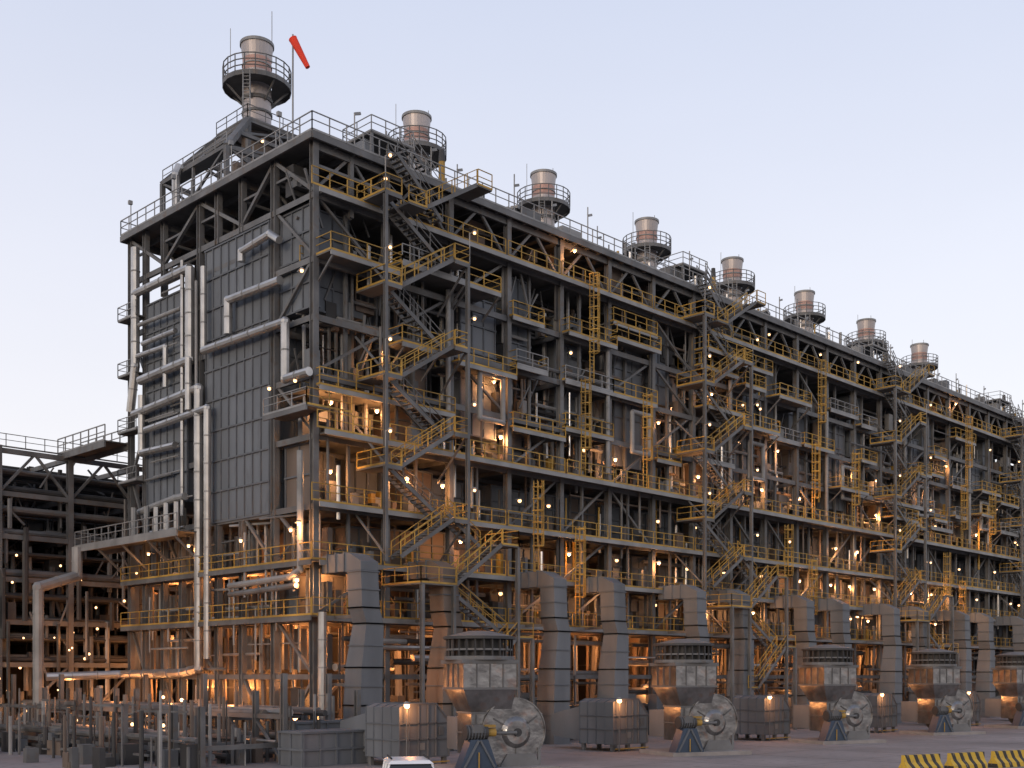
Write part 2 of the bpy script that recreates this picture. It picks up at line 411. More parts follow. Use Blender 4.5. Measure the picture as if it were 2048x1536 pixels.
XP = X0-.75
def pl(pts, r, m='silver'): pp.pipe([(XP+(p[2] if len(p)>2 else 0), p[0], p[1]) for p in pts], r, m)
pl([(76.9,35.2),(85.2,35.2)], .32); pl([(76.9,35.2),(76.9,28.4),(84.4,28.2)], .36)
pl([(85.2,38.8),(85.2,29.5),(86,26)], .34)
pl([(85.4,25.7),(75.7,26.1),(75.7,5.6),(78,5.3),(87.5,5.2)], .33)
pp.pipe([(XP,87.5,5.2),(38.9,89.0,5.0)],.33)
pl([(83.5,24.2),(74.3,24.4,-.1),(74.3,6.3,-.1)], .27)
pl([(76.6,28.4,-.3),(76.6,24.6,-.3)],.25)
pl([(75,28.7),(64.7,28.6),(64.7,24.8),(62.0,24.8)], .3); pl([(75,34.8),(75,28.7)],.22)
pl([(71.7,29.2),(71.7,31.6),(65.3,31.5)], .3)
pl([(70,33.9),(70,34.6),(66.5,34.9),(65.4,34.2)], .26)
pl([(84,31),(79,31)], .2); pl([(84.8,30.2),(80.5,30.1),(80.5,27)],.2); pl([(84.2,27),(84.2,22.5),(79,22.4)],.28)
pl([(84.6,32.6),(78.2,32.5)],.16,'light'); pl([(78.0,36),(78.0,17)],.15); pl([(76.0,34),(76.0,17)],.12,'light')
pl([(84.5,17.9),(79,18.4),(77.6,18.4)],.28,'light')
pp.pipe([(38.7,90,0),(38.7,90,12),(42.3,91,13.2),(42.3,91,15.5)],.42,'light')
pl([(63,19.8),(63,12),(64.2,11.6),(71.5,11.4)],.22,'light'); pl([(63.4,11.0),(71.5,10.8)],.2,'steel')
pl([(61.4,9.2,.6),(61.4,2,.6)],.3,'silver')
for k in range(26):
    z=U(5,17); y=U(63,80); pp.cyl((X0+U(-.4,1),y,z),(X0+U(-.4,.6),y+U(3,8),z),U(.05,.12),random.choice(['light','steel','silver']),6)
for k in range(14):
    z=U(18,35); y=U(75.8,80); pp.cyl((XP+.2,y,z),(XP+.2,y+U(3,5),z),U(.05,.1),random.choice(['light','steel']),6)
for k in range(14):
    y=U(63,86); z0=U(6,11); pl([(y,z0),(y,z0+U(2,5))],U(.05,.1),random.choice(['light','steel']))

# decks on long face -------------------------------------
for z in (9.0, 12.6, 16.4, 21.0, 36.8):
    out = 1.0 if z != 21.0 else 1.6
    dk.box(X0+.3, Y0-out, z-.1, XE, 66.9, z, 'deck'); fr.beam((X0-.3,Y0-out,z-.18),(XE,Y0-out,z-.18),.1,.32,'light')
    x = X0-.9
    while x < XE:
        w = 6*random.choice([1,1,2]); rl.rail((x,Y0-out,z),(min(x+w-.3,XE),Y0-out,z),'yel',1.15,t=.06); x += w
for z in (23.1, 25.0, 28.8, 32.6, 34.8):
    for k, x in enumerate(xs[:-1]):
        if R() < (.70 if z in (25.0,28.8,32.6) else .25):
            w = random.choice([6,6,3.5]); out = random.choice([1.0,.6,1.8])
            zz = z+random.choice([0,0,-.9,.8])
            dk.box(x, Y0-out, zz-.1, x+w, 66.5, zz, 'deck'); fr.beam((x,Y0-out,zz-.18),(x+w,Y0-out,zz-.18),.1,.3,'light')
            rl.rail((x,Y0-out,zz),(x+w,Y0-out,zz),random.choice(['yel','yel','light']),1.15,t=.06)
            rl.rail((x,Y0-out,zz),(x,Y0,zz),'yel'); rl.rail((x+w,Y0-out,zz),(x+w,Y0,zz),'yel')
            if R()<.5: rl.rail((x,Y0+1.6,zz),(x+w,Y0+1.6,zz),'yel')
            if out>1.5: fr.beam((x+.2,Y0-out,zz-.3),(x+.2,Y0,zz-1.8),.12); fr.beam((x+w-.2,Y0-out,zz-.3),(x+w-.2,Y0,zz-1.8),.12)
for g in range(4):
    a = X0+36*g
    xl, xr = a+4.7, a+9.5
    ya, yb = Y0-2.7, Y0-1.55
    for j in range(4):
        zt = 37.0-6.0*j; zr = zt-3.0
        stair(st, xl, zt, xr, zr, yb, 1.0, 'steel')
        stair(st, xl, zr-3.0, xr, zr, ya, 1.0, 'yel')
        for (c0,c1,zz) in ((xl-1.4,xl,zt),(xr,xr+1.4,zr)):
            dk.box(c0, Y0-3.3, zz-.12, c1, Y0-.2, zz-.02, 'deck'); fr.beam((c0,Y0-3.3,zz-.15),(c1,Y0-3.3,zz-.15),.08,.28)
            rl.rail((c0,Y0-3.3,zz),(c1,Y0-3.3,zz),'yel',t=.065)
            e = c0 if c0<xl else c1
            rl.rail((e,Y0-3.3,zz),(e,Y0-.3,zz),'yel',t=.065)
            lamp((e,Y0-3.3,zz+2.1),(0,-1,0),0,.11); lm.cyl((e,Y0-3.3,zz),(e,Y0-3.3,zz+2.2),.04,'light',6)
    for c in (xl-1.3, xr+1.3):
        fr.hbeam((c,Y0-3.2,12.6),(c,Y0-3.2,36.8 if c<xl else 34),.22)
    for j in range(4):
        fr.beam((xl-1.3,Y0-3.2,13+6*j),(xl-1.3,Y0,16+6*j),.12); fr.beam((xr+1.3,Y0-3.2,16+6*j),(xr+1.3,Y0,13+6*j),.12)
    zb=11.2
    dk.box(xl+.2,Y0-5.0,zb-.1,xl+3.4,Y0-1.1,zb,'deck'); rl.rail((xl+.2,Y0-5,zb),(xl+3.4,Y0-5,zb),'yel'); rl.rail((xl+.2,Y0-5,zb),(xl+.2,Y0-1,zb),'yel')
    stair(st, xl+3.4, zb, xl+7.8, 14.3, Y0-4.4, 1.0,'yel'); dk.box(xl+7.8,Y0-5,14.2,xl+9.4,Y0-1.6,14.3,'deck'); rl.rail((xl+7.8,Y0-5,14.3),(xl+9.4,Y0-5,14.3),'yel'); rl.rail((xl+9.4,Y0-5,14.3),(xl+9.4,Y0-1.6,14.3),'yel')
    stair(st, xl+4.6, 16.4, xl+7.8, 14.3, Y0-2.2, 1.0,'yel')
    stair(st, xl+3.4, zb, xl+9.4, 7.8, Y0-3.3, 1.0,'yel'); dk.box(xl+9.4,Y0-4.9,7.7,xl+11.0,Y0-1,7.8,'deck'); rl.rail((xl+9.4,Y0-4.9,7.8),(xl+11,Y0-4.9,7.8),'yel')
    stair(st, xl+4.6, 4.0, xl+9.4, 7.8, Y0-4.4, 1.0,'yel'); dk.box(xl+3.0,Y0-4.9,3.9,xl+4.6,Y0-1,4.0,'deck'); rl.rail((xl+3,Y0-4.9,4.0),(xl+4.6,Y0-4.9,4.0),'yel')
    stair(st, xl+4.6, 4.0, xl+9.4, 0, Y0-3.3, 1.0,'steel')
    for c,zc in ((xl+.4,11.1),(xl+3.2,11.1),(xl+9.4,14.2),(xl+10.9,7.7)): fr.hbeam((c,Y0-4.9,0),(c,Y0-4.9,zc),.22)
    ladder(rl, a+25.6, Y0-1.1, 21, 29); ladder(rl, a+26.3, Y0-1.4, 28.8, 37.5)
    ladder(rl, a+19.5, Y0-1.6, 12.6, 20); ladder(rl, a+24.8, Y0-1.2, 9, 17); ladder(rl,a+33,Y0-1.6,21,29)
    for b in (a+14, a+32):
        xx=b+.5
        pp.pipe([(xx,Y0-.6,27.6),(xx+2.4,Y0-.6,27.6),(xx+2.4,Y0-.6,24.2),(xx,Y0-.6,24.2),(xx,Y0-.6,27.6)],.2,'light')
        pp.pipe([(xx-3,Y0-.4,22),(xx-3,Y0-.4,33)],.18,'light')

for k in range(80):
    x=U(X0,XE-8); z=random.choice(LV[:-1])+U(-1.2,2.8); L=U(4,16); y=Y0+U(-.4,3)
    pp.cyl((x,y,z),(min(x+L,XE),y,z),U(.06,.18),random.choice(['silver','light','steel','steel','panelb']),6)
for k in range(340):
    x=U(X0+.3,XE); z=U(1,34); y=Y0+U(-.3,2.5)
    pp.cyl((x,y,z),(x,y,min(ROOF-1,z+U(2,8))),U(.05,.15),random.choice(['silver','light','steel','steel','panelb','yel' if R()<.35 else 'dark']),6)
for k in range(900):
    z=random.choice(LV[:-1]+[9,12.6,16.4,21]); x=U(X0+.5,XE-1); y=Y0+U(.2,2.4); w=U(.25,.9); h=U(.4,1.9)
    dk.box(x,y,z+.01,x+w,y+U(.3,.7),z+h,random.choice(['steel','duct','light','panelb','dark','panelb','yel' if R()<.4 else 'steel']))
for k in range(200):
    x=U(X0,XE-1); y=Y0+U(-2,4); w=U(.5,2.2); dk.box(x,y,0.01,x+w,y+U(.5,1.5),U(.8,4.4),random.choice(['steel','duct','dark','panel','steel']))
for k in range(110):
    x=U(X0,XE-8); z=U(2,8.5); pp.cyl((x,Y0+U(-1,3),z),(x+U(3,9),Y0+U(-1,3),z),U(.08,.28),random.choice(['steel','light','silver','dark']),8)

for zi,z in enumerate(LV):
    for k,x in enumerate(xs):
        if R() < (.85 if z<22 else (.5 if z<30 else .25)):
            e = 0
            if z<22: e = 340 if R()<.55 else 0
            elif R()<.45: e = 170
            if k>16: e = e if R()<.4 else 0
            lamp((x+U(-2,2), Y0+U(-.6,.8), z+2.4),(0,-1,0) if R()<.5 else (1,0,0), e, .15 if z<22 else .12)
for k,x in enumerate(xs[:18]):
    light((x+3, 67.6, 7.2), 470, (1,.34,.09), .3)
    if k%2==0: light((x+2, 64.2, 3.5), 240, (1,.38,.11), .3)
for z,e in ((4.3,560),(8.0,480),(11.8,440)):
    for y in (65,69.5,74,79,84): light((X0+2.6 if z>5 else X0+1.9, y+U(-1,1), z), e, (1,.34,.09), .2)
for y in (63.5,70,76.5,80.5,84.5,87): lamp((X0-.3,y,2.4),(-1,0,0),100,.19)
for y in (64,70,77,83): lamp((X0-.3,y,U(14.2,15)),(-1,0,0),60)
for y in (63.5,66.5): lamp((X0-.3,y,24.5),(-1,0,0),0)

for nm, mb in (('structural_steel',fr),('decks_and_roof',dk),('handrails_and_ladders',rl),('furnace_casings',pn),('process_pipes',pp),('stairs',st),('lamps',lm)):
    mb.obj(nm, B)
for i,(p,e,c,r) in enumerate(LIGHTS):
    l = bpy.data.lights.new('lamp_light','POINT'); l.energy=e; l.color=c; l.shadow_soft_size=r
    o = bpy.data.objects.new('lamp_light',l); o.location=p; o.parent=B; S.collection.objects.link(o)
print('LIGHTS',len(LIGHTS))

# ------------------------------------------------------------ exhaust stacks
def ring_plat(mb, cx, cy, z, r0, r1):
    n=20
    for j in range(n):
        a,b=2*math.pi*j/n,2*math.pi*(j+1)/n
        p=[(cx+r*math.cos(t),cy+r*math.sin(t)) for r,t in ((r0,a),(r1,a),(r1,b),(r0,b))]
        mb.prism(p,'z',z-.1,z,'deck')
        A=(p[1][0],p[1][1],z); Bq=(p[2][0],p[2][1],z)
        for h in (1.5,1.0,.5): mb.beam((A[0],A[1],z+h),(Bq[0],Bq[1],z+h),.07,.07,'steel')
        mb.beam((A[0],A[1],z-.1),(Bq[0],Bq[1],z-.1),.08,.4,'steel')
        mb.beam((A[0],A[1],z),(A[0],A[1],z+1.5),.07,.07,'steel')
        if j%3==0: mb.beam((cx+r0*math.cos(a),cy+r0*math.sin(a),z-1.5),(cx+(r1-.2)*math.cos(a),cy+(r1-.2)*math.sin(a),z-.2),.13,.13,'steel')
for i in range(N):
    cx,cy=SX[i],85.0; mb=MB()
    mb.cyl((cx,cy,50.9),(cx,cy,52.2),1.7,'stack',28,1.2); mb.cyl((cx,cy,52.2),(cx,cy,56.5),1.2,'stack',28)
    mb.cyl((cx,cy,54.0),(cx,cy,54.3),1.32,'steel',28); mb.cyl((cx,cy,52.9),(cx,cy,53.1),1.3,'steel',28)
    mb.cyl((cx,cy,56.5),(cx,cy,57.6),1.2,'pink',28,1.22); mb.cyl((cx,cy,57.6),(cx,cy,58.8),1.22,'stack',28,1.36); mb.cyl((cx,cy,58.8),(cx,cy,59.05),1.45,'light',28)
    mb.cyl((cx,cy,59.06),(cx,cy,59.07),1.2,'dark',24)
    mb.cyl((cx,cy,57.0),(cx,cy,57.12),1.28,'light',28)
    ring_plat(mb,cx,cy,55.4,1.25,2.85)
    mb.beam((cx-2.0,cy-2.0,51.1),(cx-2.0,cy-2.0,55.4),.08,.08,'light'); mb.beam((cx-2.4,cy-1.6,51.1),(cx-2.4,cy-1.6,55.4),.08,.08,'light')
    for q in range(14): mb.beam((cx-2.0,cy-2.0,51.3+.3*q),(cx-2.4,cy-1.6,51.3+.3*q),.04,.04,'light')
    mb.cyl((cx+1.5,cy,58),(cx+1.5,cy,60.2 if i else 62.5),.035,'light',6); mb.cyl((cx-2.6,cy,56),(cx-2.6,cy,59.4),.03,'light',6)
    mb.obj('exhaust_stack')

# ------------------------------------------------------------ windsock
mb=MB(); wx,wy=46.0,66.2
mb.cyl((wx,wy,ROOF),(wx,wy,48.9),.06,'light',8)
a=Vector((wx,wy,48.6)); d=Vector((.72,-.73,-1.95)); 
for k in range(5):
    p=a+d*(k/5); q=a+d*((k+1)/5); mb.cyl(p,q,.29-.025*k,'red',14,.29-.025*(k+1),cap=(k==4))
mb.cyl(a-d*.01,a+d*.01,.3,'red',14)
mb.obj('windsock')

# ------------------------------------------------------------ combustion air ducts (ribbed)
def ribbed(mb, pts, hx, hy, m='duct'):
    for (a,b) in zip(pts[:-1],pts[1:]):
        mb.frus((a[0],a[1]),(a[3]*hx,a[3]*hy),(b[0],b[1]),(b[3]*hx,b[3]*hy),a[2],b[2],m)
        n=max(1,int((b[2]-a[2])/1.0))
        for k in range(n+1):
            f=k/n; x=a[0]+(b[0]-a[0])*f; y=a[1]+(b[1]-a[1])*f; z=a[2]+(b[2]-a[2])*f; s=a[3]+(b[3]-a[3])*f
            mb.box(x-hx*s-.07,y-hy*s-.07,z-.04,x+hx*s+.07,y+hy*s+.07,z+.04,'rib')
for i in range(N):
    for j,dx in enumerate((0.95,7.9)):
        x=X0+dx+18.0*i; mb=MB(); y=58.6; h=.70
        m='duct' if not (i==0 and j==1) else 'panelb'
        ribbed(mb,[(x,y,0.0,1.25),(x,y,3.2,1.25),(x+.1,y,5.6,1.2),(x+.45,y,8.4,1.0),(x+.1,y,9.4,1.0),(x,y,11.7,1)],h,h,m)
        mb.prism([(y-h,11.76),(y+3.4,11.76),(y+3.4,12.9),(y+.5,12.9),(y-h,12.3)],'x',x-h,x+h,m)
        for q in (59.6,60.5,61.4): mb.box(x-h-.07,q-.05,11.72,x+h+.07,q+.05,12.98,'rib')
        for q in (4.5,8.9): mb.beam((x,y+h,q),(x,Y0,q),.15,.2,'steel')
        mb.obj('air_duct')

# ------------------------------------------------------------ forced-draught fans and silencer boxes
def fan(fx, fy):
    e = empty('blower_fan'); e.location=(fx,fy,0); e.rotation_euler=(0,0,math.radians(-22))
    mb=MB()
    mb.box(-2.2,-2.3,0,3.7,1.9,.25,'conc'); mb.obj('plinth',e)
    mb=MB()
    mb.cyl((0,0,7.0),(0,0,7.15),1.95,'dark',24); mb.cyl((0,0,7.15),(0,0,7.45),1.9,'steel',24,.6)
    mb.cyl((0,0,5.95),(0,0,7.0),1.3,'dark',24)
    for k in range(24):
        t=2*math.pi*k/24; mb.beam((1.75*math.cos(t),1.75*math.sin(t),6.0),(1.75*math.cos(t),1.75*math.sin(t),7.05),.06,.2,'dark')
    mb.cyl((0,0,6.4),(0,0,6.5),1.8,'steel',24); mb.cyl((0,0,5.9),(0,0,6.1),1.9,'steel',24)
    mb.obj('inlet_cap',e)
    mb=MB()
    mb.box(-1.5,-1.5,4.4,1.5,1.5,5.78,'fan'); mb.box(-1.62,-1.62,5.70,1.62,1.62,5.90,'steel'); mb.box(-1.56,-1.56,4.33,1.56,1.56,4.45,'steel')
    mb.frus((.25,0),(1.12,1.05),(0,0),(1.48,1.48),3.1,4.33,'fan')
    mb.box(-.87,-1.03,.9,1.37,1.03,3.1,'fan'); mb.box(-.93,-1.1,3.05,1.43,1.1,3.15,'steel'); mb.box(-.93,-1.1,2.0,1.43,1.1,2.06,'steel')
    for q in (-.75,0,.75):
        mb.box(q-.03,-1.55,4.46,q+.03,-1.49,5.68,'steel'); mb.box(-1.55,q-.03,4.46,-1.49,q+.03,5.68,'steel')
    for q in (-.6,.25,1.1): mb.box(q-.03,-1.08,.95,q+.03,-1.02,3.0,'steel')
    mb.box(-.5,-1.09,3.3,-.48,-1.07,3.32,'steel')
    mb.obj('inlet_plenum',e)
    mb=MB()
    c=(1.65,2.05)
    prof=[]
    for k in range(40):
        t=math.radians(-100+9*k); r=1.55+.5*(k/39)
        prof.append((c[0]+r*math.cos(t),c[1]+r*math.sin(t)))
    prof=[(p[0],max(p[1],.3)) for p in prof]
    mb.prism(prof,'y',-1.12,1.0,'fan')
    for s in (-1.17,-.1,.95):
        for k in range(40):
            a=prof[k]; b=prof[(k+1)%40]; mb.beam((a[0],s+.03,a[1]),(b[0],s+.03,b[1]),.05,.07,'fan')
    # shallow inlet cone, bearing and stiffeners on the side plate
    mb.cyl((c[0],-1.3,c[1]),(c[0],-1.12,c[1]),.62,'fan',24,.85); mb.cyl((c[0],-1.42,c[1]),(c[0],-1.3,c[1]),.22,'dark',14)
    for t in (35,150,270):
        t=math.radians(t); mb.beam((c[0]+.85*math.cos(t),-1.15,c[1]+.85*math.sin(t)),(c[0]+1.5*math.cos(t),-1.15,c[1]+1.5*math.sin(t)),.05,.07,'steel')
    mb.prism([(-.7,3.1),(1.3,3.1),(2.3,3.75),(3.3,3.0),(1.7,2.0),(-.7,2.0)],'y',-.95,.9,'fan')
    mb.prism([(.7,.25),(3.0,.25),(2.7,.9),(1.1,.9)],'y',-1.25,.9,'steel')
    mb.box(2.9,-1.22,.3,3.05,-1.1,1.2,'steel')
    mb.box(-.6,1.0,1.0,1.3,3.4,2.8,'duct')
    mb.obj('volute_casing',e)
    mb=MB()
    mb.prism([(-1.9,.25),(.2,.25),(-.35,1.75),(-1.3,1.75)],'y',-2.1,-1.25,'blue')
    mb.beam((-1.7,-2.15,.3),(-.9,-2.15,1.7),.1,.1,'rib'); mb.beam((.0,-2.15,.3),(-.8,-2.15,1.7),.1,.1,'rib')
    mb.cyl((-1.5,-1.7,2.1),(-.3,-1.7,2.1),.38,'dark',16); mb.box(-1.2,-2.1,2.1,-.6,-1.85,2.5,'steel')
    for q in range(6): mb.cyl((-1.4+.17*q,-1.7,2.1),(-1.36+.17*q,-1.7,2.1),.42,'rib',16)
    mb.cyl((-.3,-1.7,2.1),(.2,-1.7,2.1),.22,'yel',12); mb.box(-.5,-1.9,2.36,.15,-1.45,2.5,'yel'); mb.cyl((.2,-1.7,2.05),(1.5,-1.5,2.05),.1,'steel',10)
    mb.cyl((-.9,-2.2,.3),(-.9,-2.2,1.1),.04,'yel',6)
    mb.obj('motor_and_pedestal',e)
def silencer(x, y):
    e=empty('silencer_box'); e.location=(x,y,0); mb=MB()
    prof=[(-1.8,.5),(1.9,.5),(1.9,2.5),(.9,3.5),(-1.2,3.5),(-1.8,3.3)]
    mb.prism(prof,'y',-1.1,1.8,'duct')
    for q in (-1.12,-.4,.35,1.1,1.8):
        for a,b in zip(prof,prof[1:]+prof[:1]): mb.beam((a[0],q,a[1]),(b[0],q,b[1]),.07,.08,'rib')
    for q in (-1.1,-.4,.3,.9): mb.box(q-.035,-1.18,.55,q+.035,-1.09,3.4,'rib')
    for z in (1.5,2.4):
        mb.box(-1.8,-1.18,z-.035,1.9,-1.09,z+.035,'rib'); mb.box(-1.88,-1.1,z-.035,-1.79,1.8,z+.035,'rib')
    mb.box(-.35,-1.16,.9,.05,-1.1,1.3,'light'); mb.box(1.1,-1.16,1.7,1.5,-1.1,2.2,'steel')
    for a in (-1.6,0,1.7):
        for b in (-.9,1.6): mb.box(a-.12,b-.12,0,a+.12,b+.12,.5,'steel')
    mb.beam((-1.7,-1.25,.2),(1.8,-1.25,.2),.07,.07,'yel')
    mb.prism([(1.8,.6),(5.0,.9),(5.0,2.4),(1.8,3.1)],'x',-1.2,1.2,'duct')
    mb.obj('casing',e)
    mb=MB(); mb.cyl((-1.5,-1.4,0),(-1.5,-1.4,3.6),.04,'steel',6); mb.cyl((-1.5,-1.4,3.65),(-1.5,-1.4,3.5),.08,'light',8,.24); mb.ball((-1.5,-1.4,3.42),.17,'bulb')
    mb.obj('lamp',e)
    l=bpy.data.lights.new('lamp_light','POINT'); l.energy=130; l.color=(1,.38,.12); l.shadow_soft_size=.15
    o=bpy.data.objects.new('lamp_light',l); o.location=(-1.5,-1.75,3.2); o.parent=e; S.collection.objects.link(o)
for i in range(7):
    fan(43.1+18.4*i, 44.8)
    silencer(42.9+18.4*i, 50.2)

mb=MB(); panelbox(mb,37.5,53,0.0,42.0,55.2,1.9,1.1,.95,m='duct'); panelbox(mb,39.5,56.5,0.0,42.8,58.5,2.3,1.1,.95,m='duct'); mb.obj('low_air_duct')

# ------------------------------------------------------------ pipe track in front of the short face
mb=MB(); 
y=56
while y < 100:
    for x in (33.0,38.3,43.6):
        h=random.choice([2.6,2.6,4.2,5.2]) if x>34 else random.choice([1.2,2.6,3.4])
        if x==33 and R()<.3: continue
        mb.hbeam((x,y,0),(x,y,h),.28,'steel')
    mb.beam((33,y,1.1),(43.6,y,1.1),.2,.26,'steel'); 
    if R()<.6: mb.beam((38.3,y,2.5),(43.6,y,2.5),.2,.3,'steel')
    if R()<.4: mb.beam((38.3,y,0),(38.3,y+2.9,2.5),.14)
    y+=2.9
mb.beam((38.3,56,2.7),(38.3,99,2.7),.16,.26); mb.beam((33,56,.9),(33,99,.9),.16,.26)
for z in (.3,1.25,2.65):
    x=33.3 if z<2 else 38.6
    while x<43.3:
        r=U(.06,.26); mb.cyl((x,55+U(0,9),z+r),(x,U(80,99),z+r),r,random.choice(['steel','light','dark','silver','steel','dark','panelb']),8); x+=2*r+U(.1,.9)
for k in range(230):
    x=U(30,43.8); y=U(55,98); z=U(.3,2.2); mb.cyl((x,y,0),(x,y,z+U(.4,2.4)),U(.04,.16),random.choice(['steel','light','dark','panelb','steel']),7)
for k in range(110):
    x=U(31,43.8); y=U(56,98); z=U(.3,3.4); mb.beam((x,y,z),(x+U(-1,1),y+U(.5,4),z),U(.06,.16))
for k in range(150):
    x=U(28,43); y=U(56,98); mb.box(x,y,0.01,x+U(.3,.9),y+U(.3,1.1),U(.3,1.5),random.choice(['steel','dark','panelb','duct','dark']))
for k in range(12): mb.ball((U(36,43),U(60,96),U(1.5,3.6)),.12,'bulb')
pt=mb.obj('pipe_track')

# ------------------------------------------------------------ pipe rack (left, behind)
mb=MB()
rx=[-40+6*k for k in range(24)]
for y in (96.0,104.0,114.0,124.0):
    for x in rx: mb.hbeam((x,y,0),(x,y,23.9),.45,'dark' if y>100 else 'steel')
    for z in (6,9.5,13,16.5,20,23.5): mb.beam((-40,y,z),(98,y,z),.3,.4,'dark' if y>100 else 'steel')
for x in rx:
    for z in (6,9.5,13,16.5,20,23.5): mb.beam((x,96,z),(x,124,z),.3,.4,'steel')
    mb.beam((x,96,20),(x+3,96,23.5),.2); mb.beam((x+6,96,20),(x+3,96,23.5),.2)
    if R()<.5: mb.beam((x,96,0),(x+6,96,6),.2)
    if R()<.5: mb.beam((x,96,13),(x+6,96,20),.2)
for z in (6,9.5,13,16.5,20,7.8,11.2,14.8,18.3,21.6):
    y=96.4
    while y<123:
        r=U(.08,.36); mb.cyl((-40,y,z+.25+r),(98,y,z+.25+r),r,random.choice(['light','steel','dark','dark','steel','dark']),8); y+=2*r+U(.15,.8)
for k in range(260):
    x=U(30,60); y=U(94.6,104); z=U(0,18); mb.cyl((x,y,z),(x,y,z+U(2,7)),U(.05,.25),random.choice(['light','steel','steel','dark']),6)
for k in range(200):
    x=U(30,58); y=U(94.8,104); z=U(5,22); mb.beam((x,y,z),(x+U(-2,2),y,z+U(.5,3)),U(.08,.2))
for k in range(90):
    x=U(28,60); y=U(95,104); z=random.choice([0.01,6.2,9.7,13.2,16.7]); mb.box(x,y,z,x+U(.4,1.8),y+1,z+U(.6,2.4),random.choice(['steel','dark','dark','duct']))
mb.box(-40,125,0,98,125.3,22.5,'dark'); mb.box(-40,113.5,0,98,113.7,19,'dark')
mb.rail((-40,96,23.8),(98,96,23.8),'steel',1.1,sp=1.6)
mb.cyl((30,100,0),(30,100,9),1.6,'steel',18); mb.cyl((40,108,0),(40,108,19),1.9,'steel',18)
mb.box(43.4,88.4,23.9,45.4,97,24.0,'deck')
for x in (43.4,45.4): mb.rail((x,88.4,24.0),(x,97,24.0),'light',1.25,t=.08); mb.beam((x,88.4,23.7),(x,97,23.7),.14,.5)
for k in range(30): mb.ball((U(36,52),U(95,96),U(2,17)),U(.07,.12),'bulb')
rk=mb.obj('pipe_rack')
for a,z,e in ((40,3,420),(46,3,420),(43,8,140),(49,7,160)):
    l=bpy.data.lights.new('lamp_light','POINT'); l.energy=e; l.color=(1,.38,.12); l.shadow_soft_size=.2
    o=bpy.data.objects.new('lamp_light',l); o.location=(a,94.4,z); o.parent=rk; S.collection.objects.link(o)
for a,b in ((41,66),(41,74),(41,82),(41,89),(36,64),(36,78)):
    l=bpy.data.lights.new('lamp_light','POINT'); l.energy=190; l.color=(1,.36,.11); l.shadow_soft_size=.2
    o=bpy.data.objects.new('lamp_light',l); o.location=(a,b,3.4); o.parent=pt; S.collection.objects.link(o)

# ------------------------------------------------------------ barriers
def stripes():
    m=bpy.data.materials.new('barrier_stripes'); m.use_nodes=True; nt=m.node_tree; b=nt.nodes['Principled BSDF']; b.inputs['Roughness'].default_value=.7
    tc=nt.nodes.new('ShaderNodeTexCoord'); sp=nt.nodes.new('ShaderNodeSeparateXYZ'); nt.links.new(tc.outputs['Object'],sp.inputs[0])
    h=nt.nodes.new('ShaderNodeMath'); h.operation='MULTIPLY'; h.inputs[1].default_value=.45; nt.links.new(sp.outputs[2],h.inputs[0])
    a=nt.nodes.new('ShaderNodeMath'); a.operation='ADD'; nt.links.new(sp.outputs[0],a.inputs[0]); nt.links.new(h.outputs[0],a.inputs[1])
    f=nt.nodes.new('ShaderNodeMath'); f.operation='MULTIPLY'; f.inputs[1].default_value=1.6; nt.links.new(a.outputs[0],f.inputs[0])
    g=nt.nodes.new('ShaderNodeMath'); g.operation='FRACT'; nt.links.new(f.outputs[0],g.inputs[0])
    r=nt.nodes.new('ShaderNodeValToRGB'); r.color_ramp.interpolation='CONSTANT'
    r.color_ramp.elements[0].color=(.55,.36,.04,1); r.color_ramp.elements[1].color=(.035,.033,.03,1); r.color_ramp.elements[1].position=.55
    n=nt.nodes.new('ShaderNodeTexNoise'); n.inputs['Scale'].default_value=6; n.inputs['Detail'].default_value=8; nt.links.new(tc.outputs['Object'],n.inputs['Vector'])
    r2=nt.nodes.new('ShaderNodeValToRGB'); r2.color_ramp.elements[0].position=.58; r2.color_ramp.elements[1].position=.75; nt.links.new(n.outputs[0],r2.inputs[0])
    mx=nt.nodes.new('ShaderNodeMixRGB'); mx.inputs[2].default_value=(.2,.18,.16,1); nt.links.new(r2.outputs[0],mx.inputs[0])
    nt.links.new(g.outputs[0],r.inputs[0]); nt.links.new(r.outputs[0],mx.inputs[1]); nt.links.new(mx.outputs[0],b.inputs['Base Color']); return m
M['stripe']=stripes(); MK.append('stripe')
for k in range(5):
    x,y=58.8+3.3*k,27.5-1.0*k
    mb=MB(); mb.prism([(-.3,0),(.3,0),(.3,.25),(.13,.5),(.1,.9),(-.1,.9),(-.13,.5),(-.3,.25)],'x',-1.35,1.35,'stripe')
    o=mb.obj('concrete_barrier'); o.location=(x,y,0.004); o.rotation_euler=(0,0,math.radians(-17+U(-1.5,1.5)))

# ------------------------------------------------------------ parked car (SUV)
e=empty('parked_car'); e.location=(29.4,34.7,0.004); e.rotation_euler=(0,0,math.radians(55))
mb=MB()
prof=[(-2.35,.45),(2.35,.45),(2.4,.85),(2.2,1.08),(1.15,1.2),(-2.25,1.2),(-2.4,.9)]
mb.prism(prof,'y',-.97,.97,'white'); mb.obj('body',e)
mb=MB()
i0=len(mb.v)
low=[(-2.22,-.92),(1.15,-.92),(1.15,.92),(-2.22,.92)]; top=[(-1.95,-.78),(.45,-.78),(.45,.78),(-1.95,.78)]
mb.v+= [(a,b,1.2) for a,b in low]+[(a,b,1.74) for a,b in top]; mb._q(i0,'glass'); mb.obj('windows',e)
mb=MB(); mb.frus((-.75,0),(1.28,.86),(-.75,0),(1.1,.72),1.741,1.86,'white')
for s in (-.7,.7): mb.beam((-1.8,s,1.93),(.3,s,1.93),.05,.05,'rub')
for x in (-2.08,-.9,.15):
    for s in (-1,1): mb.beam((x,s*.9,1.2),(x+.15,s*.79,1.76),.09,.05,'white')
mb.obj('roof',e)
mb=MB()
